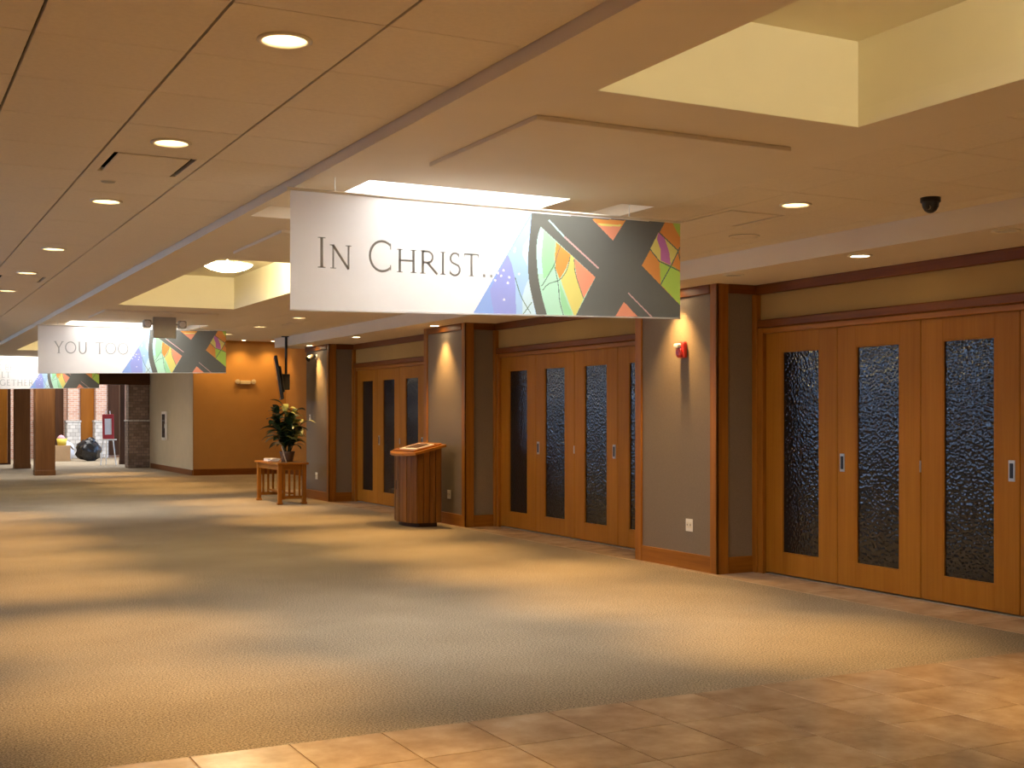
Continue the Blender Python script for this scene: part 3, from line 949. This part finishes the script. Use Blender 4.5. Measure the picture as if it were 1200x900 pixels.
# emergency light unit hanging before the second banner
em = thing('emergency_light', 'boxy grey emergency light with two lamp heads before the second banner', 'emergency light', (3.96, 19.05, ZS))
MB().box(-.17, .17, -.035, .035, -.34, -.02, .008).build('housing', 'grey_plastic', em)
MB().box(-.09, .09, -.03, .03, -.02, 0, .004).build('mount', 'grey_plastic', em)
for sx in (-1, 1):
    MB().tube((sx * .17, 0, -.13), (sx * .26, 0, -.13), .016).build('arm', 'grey_plastic', em)
    h = MB().box(sx * .26 - .06, sx * .26 + .06, -.06, .05, -.19, -.07, .015).build('lamp_head', 'grey_plastic', em)
    MB().lathe([(.048, .0), (.044, -.012), (0, -.018)], c=(sx * .26, -.06, -.13), seg=20, axis='y').build('lens', 'lens_clear', h)

# ------------------------------------------------------------------ wall fittings
fa_ = thing('fire_alarm', 'red fire alarm strobe on the grey pier', 'fire alarm', (XP, 10.70, 2.29))
MB().box(-.05, 0, -.062, .062, -.085, .085, .01).build('housing', 'red_plastic', fa_)
MB().box(-.085, -.05, -.045, .045, -.075, .01, .015).build('horn', 'red_plastic', fa_)
MB().box(-.10, -.05, -.03, .055, .02, .065, .012).build('strobe_lens', 'lens_clear', fa_)


def outlet(y, z, lab):
    t = thing('wall_outlet', lab, 'outlet', (XP, y, z))
    MB().box(-.008, 0, -.06, .06, -.065, .065, .003).build('plate', 'white_plastic', t)
    for yy in (-.027, .027):
        s = MB().box(-.011, -.006, yy - .017, yy + .017, -.03, .03, .002).build('socket', 'trim_cream', t)
        MB().box(-.0122, -.010, yy - .008, yy - .004, -.006, .012).box(-.0122, -.010, yy + .004, yy + .008, -.006, .012).build('slot', 'dark_plastic', s)
    return t


outlet(10.60, .46, 'cream double outlet low on the fire alarm pier')
outlet(16.62, .44, 'cream double outlet low on the pier behind the lectern')
outlet(22.72, .45, 'cream double outlet low on the pier beside the plant table')
th = thing('thermostat', 'small pale thermostat on the pier beside the plant', 'thermostat', (XP, 23.05, 1.56))
MB().box(-.03, 0, -.04, .04, -.06, .06, .006).build('body', 'white_plastic', th)
MB().box(-.032, -.028, -.025, .025, 0, .035, .002).build('display', 'grey_plastic', th)
# small camera-like spotlight on the last pier
ss = thing('wall_spotlight', 'small dark swivel spotlight high on the pier beside the plant', 'spotlight', (XP, 22.72, 2.72))
MB().lathe([(0, 0), (.05, 0), (.05, -.02), (0, -.02)], seg=20, axis='x').build('wall_plate', 'white_plastic', ss)
MB().tube((-.02, 0, 0), (-.10, 0, -.02), .014).build('arm', 'black_metal', ss)
MB().tube((-.06, .0, .03), (-.19, -.05, -.05), .045, 16, .055).build('lamp_head', 'black_metal', ss)
# cabinet on the cream wall and twin fixture on the orange wall
fc = thing('extinguisher_cabinet', 'narrow white extinguisher cabinet on the cream side wall', 'cabinet', (7.65, 36.7, 1.3))
MB().box(-.05, 0, -.28, .28, -.42, .42, .01).build('frame', 'white_plastic', fc)
MB().box(-.056, -.048, -.2, .2, -.34, .34, .004).build('pane', 'glass_pane', fc)
MB().box(-.07, -.05, -.22, -.19, -.06, .06, .004).build('handle', 'steel', fc)
ef = thing('twin_wall_lamp', 'small twin head lamp high on the orange alcove wall', 'emergency light', (9.05, 33.2, 2.5))
MB().box(-.14, .14, -.05, 0, -.05, .05, .01).build('housing', 'wall_cream', ef)
for sx in (-1, 1):
    MB().lathe([(0, 0), (.06, 0), (.065, -.06), (0, -.07)], c=(sx * .22, -.03, .02), seg=18, axis='y').build('lamp_head', 'wall_cream', ef)
    MB().tube((sx * .14, -.03, 0), (sx * .2, -.03, .01), .012).build('arm', 'grey_plastic', ef)

# television hung from the ceiling
tv = thing('ceiling_television', 'black television seen edge-on hanging from a ceiling pole', 'television', (7.0, 22.95, ZS), R(0))
MB().tube((.05, 0, 0), (.05, 0, -.95), .024, 12).build('pole', 'black_metal', tv)
MB().lathe([(0, 0), (.09, 0), (.09, -.015), (0, -.015)], c=(.05, 0, 0), seg=20).build('ceiling_plate', 'black_metal', tv)
br = MB().box(-.06, .10, -.09, .09, -1.02, -.72, .01).build('bracket', 'black_metal', tv)
tilt = MB().box(-.03, .03, -.62, .62, -.41, .41, .012).build('screen_panel', 'dark_plastic', tv, loc=(-.10, 0, -.80))
tilt.rotation_euler = (0, R(-9), R(-15.5))
bk = MB().box(.03, .075, -.35, .35, -.28, .22, .015).build('back_housing', 'black_metal', tilt)
MB().box(-.034, -.029, -.59, .59, -.38, .38).build('display', 'glass_pane', tilt)

# ------------------------------------------------------------------ lectern
LCXc, LCYc = 7.10, 16.75
lec = thing('lectern', 'slatted wooden lectern with a sloping top before the grey pier', 'lectern', (LCXc, LCYc, 0))
HW, HD = .43, .22                       # half width along y, half depth along x


def lec_outline(inset=0.0, n=10):
    pts = [(HD - inset, -HW + inset), (HD - inset, HW - inset)]
    front = []
    for i in range(n + 1):
        t = i / n
        y = (HW - inset) * (1 - 2 * t)
        x = -HD + inset - .10 * (1 - (2 * t - 1) ** 2) + .06
        front.append((x, y))
    return pts + front


def ztop(x, y): return 1.045 + (x + .27) * .24


core = lec_outline(.02)
MB().prism(core, .06, lambda x, y: ztop(x, y) - .03).build('core', 'dark_wood', lec)
MB().prism(lec_outline(.05), 0.0, .065).build('plinth', 'dark_wood', lec)
# staves round the outline
ol = lec_outline(.0, 8)
seq = ol[1:] + [ol[0]]                  # back corner, bowed front, other back corner
path = []
for a, b in zip(seq, seq[1:]):
    L = math.hypot(b[0] - a[0], b[1] - a[1]); k = max(1, round(L / .105))
    for i in range(k):
        path.append(((a[0] + (b[0] - a[0]) * i / k, a[1] + (b[1] - a[1]) * i / k), (a[0] + (b[0] - a[0]) * (i + 1) / k, a[1] + (b[1] - a[1]) * (i + 1) / k)))
for i, (a, b) in enumerate(path):
    dx, dy = b[0] - a[0], b[1] - a[1]; L = math.hypot(dx, dy); ux, uy = dx / L, dy / L
    nx, ny = uy, -ux
    if nx * (a[0] + b[0]) / 2 + ny * (a[1] + b[1]) / 2 < 0: nx, ny = -nx, -ny
    g = .004; th_ = .006 * (i % 2)
    q = [(a[0] + ux * g - nx * .02, a[1] + uy * g - ny * .02), (b[0] - ux * g - nx * .02, b[1] - uy * g - ny * .02),
         (b[0] - ux * g + nx * th_, b[1] - uy * g + ny * th_), (a[0] + ux * g + nx * th_, a[1] + uy * g + ny * th_)]
    MB().prism(q, .06, lambda x, y: ztop(x, y) - .02).build('stave', 'lectern_stave', lec)
topo = [(HD + .05, -HW - .06), (HD + .05, HW + .06)] + [(x - .05, y * 1.12) for x, y in lec_outline(0, 10)[2:]]
MB().prism(topo, lambda x, y: ztop(x, y) - .025, lambda x, y: ztop(x, y) + .012).build('desk_top', 'lectern_top', lec)
for (x0, x1, y0, y1) in ((-.20, -.165, -.40, .40), (.20, .235, -.40, .40), (-.165, .20, -.40, -.365), (-.165, .20, .365, .40)):
    MB().prism([(x0, y0), (x1, y0), (x1, y1), (x0, y1)], lambda x, y: ztop(x, y) + .01, lambda x, y: ztop(x, y) + .035).build('ledge', 'lectern_top', lec)
MB().box(-.262, -.245, .10, .13, .52, .66, .004).build('door_pull', 'black_metal', lec)
bk = thing('open_book', 'open book with white pages lying on the lectern top', 'book', (LCXc, LCYc, 0))
MB().prism([(-.13, -.30), (.16, -.30), (.16, -.02), (-.13, -.02)], lambda x, y: ztop(x, y) + .012, lambda x, y: ztop(x, y) + .040).build('pages', 'paper', bk)
MB().prism([(-.13, 0.0), (.16, 0.0), (.16, .30), (-.13, .30)], lambda x, y: ztop(x, y) + .012, lambda x, y: ztop(x, y) + .038).build('pages', 'paper', bk)
MB().prism([(-.08, -.24), (.12, -.24), (.12, .20), (-.08, .20)], lambda x, y: ztop(x, y) + .036, lambda x, y: ztop(x, y) + .046).build('cover_sheet', 'dark_wood', bk)

# ------------------------------------------------------------------ plant table
tx0, tx1, ty0, ty1, tz = 6.50, 7.02, 21.62, 23.02, .75
tb = thing('side_table', 'slatted oak side table holding a potted plant', 'table', ((tx0 + tx1) / 2, (ty0 + ty1) / 2, 0))
hx, hy = (tx1 - tx0) / 2, (ty1 - ty0) / 2
MB().box(-hx - .03, hx + .03, -hy - .06, hy + .06, tz - .035, tz, .005).build('table_top', 'oak_y', tb)
for sx in (-1, 1):
    for sy in (-1, 1):
        MB().box(sx * (hx - .035) - .035, sx * (hx - .035) + .035, sy * (hy - .035) - .035, sy * (hy - .035) + .035, 0, tz - .034, .004).build('leg', 'oak_z', tb)
    MB().box(sx * (hx - .035) - .014, sx * (hx - .035) + .014, -hy + .07, hy - .07, tz - .13, tz - .034, .003).build('apron', 'oak_y', tb)
for sy in (-1, 1):
    yy = sy * (hy - .035)
    MB().box(-hx + .07, hx - .07, yy - .014, yy + .014, tz - .13, tz - .034, .003).build('apron', 'oak_x', tb)
    MB().box(-hx + .07, hx - .07, yy - .014, yy + .014, .10, .155, .003).build('stretcher', 'oak_x', tb)
    for i in range(4):
        xx = -hx + .07 + (2 * hx - .14) * (i + .5) / 4
        MB().box(xx - .02, xx + .02, yy - .008, yy + .008, .15, tz - .125, .002).build('slat', 'oak_z', tb)
    for sx in (-1, 1):
        MB().box(sx * (hx - .035) - .048, sx * (hx - .035) + .048, yy - .048, yy + .048, 0, .04, .006).build('foot', 'oak_z', tb)
MB().box(-.05, .05, -hy + .02, hy - .02, .18, .21, .003).build('stretcher', 'oak_y', tb)

pl = thing('potted_plant', 'potted leafy plant with dark and yellow green leaves', 'plant', (6.84, 22.2, tz))
MB().lathe([(0, 0), (.10, 0), (.135, .16), (.145, .19), (.13, .19), (.12, .165), (0, .165)], seg=24).build('pot', 'pot_brown', pl, True)
MB().lathe([(.122, .16), (0, .175)], seg=20).build('soil', 'soil', pl)


def leaf(L, W, mat):
    bm = bmesh.new(); rows = []
    for i in range(6):
        t = i / 5; wv = W * math.sin(math.pi * min(1, t * .92 + .06)) ** .8 if i < 5 else .001
        x = L * t; z = .28 * L * math.sin(t * 2.0) - .34 * L * t * t
        rows.append([bm.verts.new((x, -wv / 2, z + .12 * wv)), bm.verts.new((x, 0, z)), bm.verts.new((x, wv / 2, z + .12 * wv))])
    for a, b in zip(rows, rows[1:]):
        for j in range(2): bm.faces.new((a[j], a[j + 1], b[j + 1], b[j]))
    mb = MB.__new__(MB); mb.bm = bm
    me = mb.mesh('leaf', True); me.materials.append(MATS[mat])
    return me


leaves = [leaf(.30, .12, 'leaf_dark'), leaf(.25, .11, 'leaf_dark'), leaf(.24, .10, 'leaf_pale'), leaf(.28, .11, 'leaf_pale')]
rr = random.Random(4)
for s in range(16):
    a = s * 2.4 + rr.uniform(-.3, .3); sp_ = rr.uniform(.05, .28); hh = rr.uniform(.35, .82)
    tipp = Vector((sp_ * math.cos(a), sp_ * math.sin(a), .17 + hh))
    MB().tube((.05 * math.cos(a), .05 * math.sin(a), .16), tipp, .010, 6, .005).build('stem', 'leaf_dark', pl)
    for k in range(10):
        t = .25 + .75 * k / 9
        p = Vector((.05 * math.cos(a), .05 * math.sin(a), .16)).lerp(tipp, t)
        an = a + k * 2.3 + rr.uniform(-.5, .5)
        pale = (math.cos(an) * .3 + p.x > .02 and p.z > .32 and rr.random() < .75)
        o = place('leaf', leaves[(2 if pale else 0) + rr.randint(0, 1)], pl, p)
        o.rotation_euler = (rr.uniform(-.3, .3), rr.uniform(-.75, .15), an)
        sc = rr.uniform(.9, 1.3); o.scale = (sc, sc, sc)


def card(loc, rz, wd, ht, lean, lab):
    t = thing('leaning_card', lab, 'card', loc, rz)
    o = MB().box(-wd / 2, wd / 2, -.004, .004, 0, ht).build('sheet', 'paper', t); o.rotation_euler.x = lean
    b = MB().box(-.02, .02, -.003, .003, 0, ht * .8).build('easel_back', 'cardboard', t, loc=(0, ht * .62 * math.sin(-lean) + .045, 0)); b.rotation_euler.x = -lean * .9
    return t


card((6.72, 21.86, tz), R(70), .20, .30, R(-16), 'white leaning card at the near end of the plant table')
nap = thing('folded_leaflet_stack', 'pile of folded white leaflets beside the plant pot', 'leaflets', (6.66, 22.62, tz))
for i in range(4):
    o = MB().box(-.10, .10, -.14, .14, .0, .012, .002).build('leaflet', 'paper', nap, loc=(.01 * i, .008 * i, .012 * i)); o.rotation_euler.z = .1 * i
o = MB().prism([(-.10, -.12), (.10, -.12), (.10, .12), (-.10, .12)], .048, lambda x, y: .048 + .14 * (1 - abs(x) / .10) + .004).build('tent_card', 'paper', nap)

# ------------------------------------------------------------------ far hall
beam = MB().box(XW, 7.65, 38.9, 39.15, 2.54, 2.92, .01).build('ceiling_beam', 'dark_beam')
struct(beam, 'dark wooden header beam across the opening to the far hall', 'beam')
bh = MB().box(XW, 7.75, 38.95, 39.1, 2.9, ZS + .09).build('wall_header', 'gypsum')
struct(bh, 'tan wall strip above the dark header beam', 'wall')


def post(x0, x1, y0, y1, mat, lab, z=2.56):
    t = thing('wooden_post', lab, 'post', ((x0 + x1) / 2, (y0 + y1) / 2, 0))
    hx, hy = (x1 - x0) / 2, (y1 - y0) / 2
    MB().box(-hx, hx, -hy, hy, 0, z, .012).build('shaft', mat, t)
    MB().box(-hx - .012, hx + .012, -hy - .012, hy + .012, 0, .14, .006).build('base_board', mat, t)
    return t


pt = post(3.92, 4.42, 35.1, 35.55, 'post_wood', 'square brown wooden post under the third banner', ZS)
post(3.88, 4.33, 40.0, 40.4, 'post_wood', 'square wooden post just past the dark header beam', 4.8)
post(7.30, 7.46, 42.0, 42.2, 'dark_wood', 'slim dark post beside the brown stone pillar', 4.8)
sc_ = thing('stone_pillar', 'brown rubble stone pillar at the end of the cream wall', 'pillar', (7.33, 39.2, 0))
MB().box(-.33, .33, -.28, .28, 0, 1.42, .02).build('stone_base', 'brown_stone', sc_)
MB().box(-.35, .35, -.30, .30, 1.42, 1.47, .01).build('ledge_cap', 'stone', sc_)
MB().box(-.31, .31, -.26, .26, 1.47, ZS, .02).build('brick_shaft', 'brown_stone', sc_)
wf = MB().box(XW, 14.0, 49.0, 49.3, 0, 4.8).build('wall_far', 'brick')
struct(wf, 'pale brick wall closing the bright far hall', 'wall')
for i, (x, lab) in enumerate(((5.65, 'first'), (6.75, 'second'), (7.75, 'third'), (8.9, 'fourth'))):
    q = thing('brick_pilaster', 'brick pilaster with rubble stone base in the far hall, %s from the dark post' % lab, 'pilaster', (x, 48.8, 0))
    MB().box(-.25, .25, -.35, .3, 0, 1.35, .02).build('stone_base', 'stone', q)
    MB().prism([(-.27, -.37), (.27, -.37), (.27, .3), (-.27, .3)], 1.35, lambda x_, y_: 1.42).build('ledge_cap', 'stone', q)
    MB().box(-.19, .19, -.28, .3, 1.42, 4.8, .01).build('brick_shaft', 'brick', q)
    wn = MB().box(x + .32 - .005, x + .80, 48.93, 49.02, .1, 3.4, .01).build('timber_strip', 'oak_z' if i % 2 else 'dark_wood')
    struct(wn, 'vertical timber strip right of the %s brick pilaster' % lab, 'trim'); wn.name = 'trim_%d' % (10 + i)
# wood panel wall at the left of the far hall
wp = MB().box(XW, 4.1, 43.5, 43.7, 0, 4.8).build('wall_panel', 'dark_wood')
struct(wp, 'dark timber panelled wall behind the wooden posts', 'wall')
for x in (1.6, 2.6, 3.45):
    MB().box(x, x + .55, 43.47, 43.5, .05, 2.6, .01).build('panel', 'oak_z', wp)

# easel with red framed sign
ea = thing('display_easel', 'white easel holding a red framed sign beside the stone pillar', 'easel', (6.86, 41.6, 0))
for sx in (-1, 1):
    MB().tube((sx * .24, 0, 0), (sx * .06, .10, 1.75), .018).build('leg', 'white_plastic', ea)
MB().tube((0, .45, 0), (0, .12, 1.6), .018).build('leg', 'white_plastic', ea)
MB().box(-.26, .26, -.04, .02, .80, .84, .004).build('tray', 'white_plastic', ea)
sg = thing('framed_sign', 'red framed white sign resting on the easel', 'sign', (6.86, 41.6, .842))
for a in ((-.18, -.11, 0, .80), (.11, .18, 0, .80), (-.11, .11, .66, .80), (-.11, .11, 0, .14)):
    o = MB().box(a[0], a[1], -.03, 0, a[2], a[3], .004).build('frame', 'red_paint', sg); o.rotation_euler.x = R(-5)
o = MB().box(-.11, .11, -.012, -.004, .14, .66).build('sign_sheet', 'paper', sg); o.rotation_euler.x = R(-5)

# heap left by the far wall
g = thing('rubbish_bag', 'full black rubbish bag on the far hall floor', 'bag', (6.86, 45.6, 0))
MB().blob((0, 0, .36), .40, .36, .40, 3, .17).build('sack', 'black_bag', g, True)
MB().blob((.05, 0, .70), .16, .14, .12, 11, .3).build('gathered_neck', 'black_bag', g, True)
g = thing('rubbish_bag', 'stuffed white bag behind the black bag', 'bag', (6.25, 46.75, 0))
MB().blob((0, 0, .34), .26, .24, .38, 8, .12).build('sack', 'white_bag', g, True)
MB().lathe([(.08, 0), (.03, .05), (.06, .12)], c=(0, 0, .66), seg=12).build('knot', 'white_bag', g, True)
g = thing('cardboard_box', 'open cardboard box beside the white bag', 'box', (6.0, 45.9, 0))
MB().box(-.26, .26, -.2, .2, 0, .55, .006).build('carton', 'cardboard', g)
for sx in (-1, 1):
    o = MB().box(0, .2, -.2, .2, -.004, .004).build('flap', 'cardboard', g, loc=(sx * .26, 0, .55)); o.rotation_euler.y = R(50) if sx > 0 else R(130)
g = thing('cardboard_box', 'taller cardboard box with white wrapping near the brown post', 'box', (5.38, 46.75, 0))
MB().box(-.2, .2, -.2, .2, 0, .78, .006).build('carton', 'cardboard', g)
MB().blob((0, 0, .88), .24, .2, .16, 5, .15).build('wrapping', 'white_bag', g, True)
g = thing('plastic_tub', 'yellow tub of bundled cloth on the open box', 'tub', (6.0, 45.9, .552))
MB().lathe([(0, 0), (.14, 0), (.18, .24), (.165, .24), (.15, .04), (0, .04)], seg=20).build('tub', 'yellow_plastic', g, True)
MB().blob((-.02, 0, .24), .14, .14, .12, 6, .15, 2).build('cloth', 'pink_cloth', g, True)

# washers for the alcove wall
for x in (8.0, 8.9, 9.7):
    t = thing('alcove_downlight', 'small downlight washing the top of the orange alcove wall, ' + {8.0: 'nearest the cream wall corner', 8.9: 'above the twin head lamp', 9.7: 'nearest the darker side wall'}[x], 'downlight', (x, 32.75, 3.62), 0, 'alcove wall washers')
    place('trim_ring', sho_trim, t); place('lamp', sho_lamp, t)
    spot('alcove_beam', (x, 32.75, 3.58), 30, WARM, angle=110, rot=(R(12), 0, 0))
for x, y, z, lab in ((5.9, 26.6, 3.62, 'behind the second banner, first in its row'), (5.9, 29.2, 3.62, 'behind the second banner, second in its row'), (5.9, 31.8, 3.62, 'behind the second banner, third in its row'),
                     (5.9, 35.2, ZS, 'beside the third banner')):
    t = thing('far_downlight', 'small round downlight ' + lab, 'downlight', (x, y, z), 0, 'far corridor downlights')
    place('trim_ring', sho_trim, t); place('lamp', sho_lamp, t)
    spot('far_beam', (x, y, z - .03), SPOT_W, WARM, angle=54)
for y in (26.5, 29.0):
    t = thing('alcove_downlight', 'small downlight in the raised alcove ceiling, ' + ('nearer the plant table' if y < 27 else 'nearer the orange wall'), 'downlight', (8.3, y, 3.62), 0, 'alcove floor downlights')
    place('trim_ring', sho_trim, t); place('lamp', sho_lamp, t)
    spot('alcove_beam', (8.3, y, 3.58), 90, WARM, angle=85)
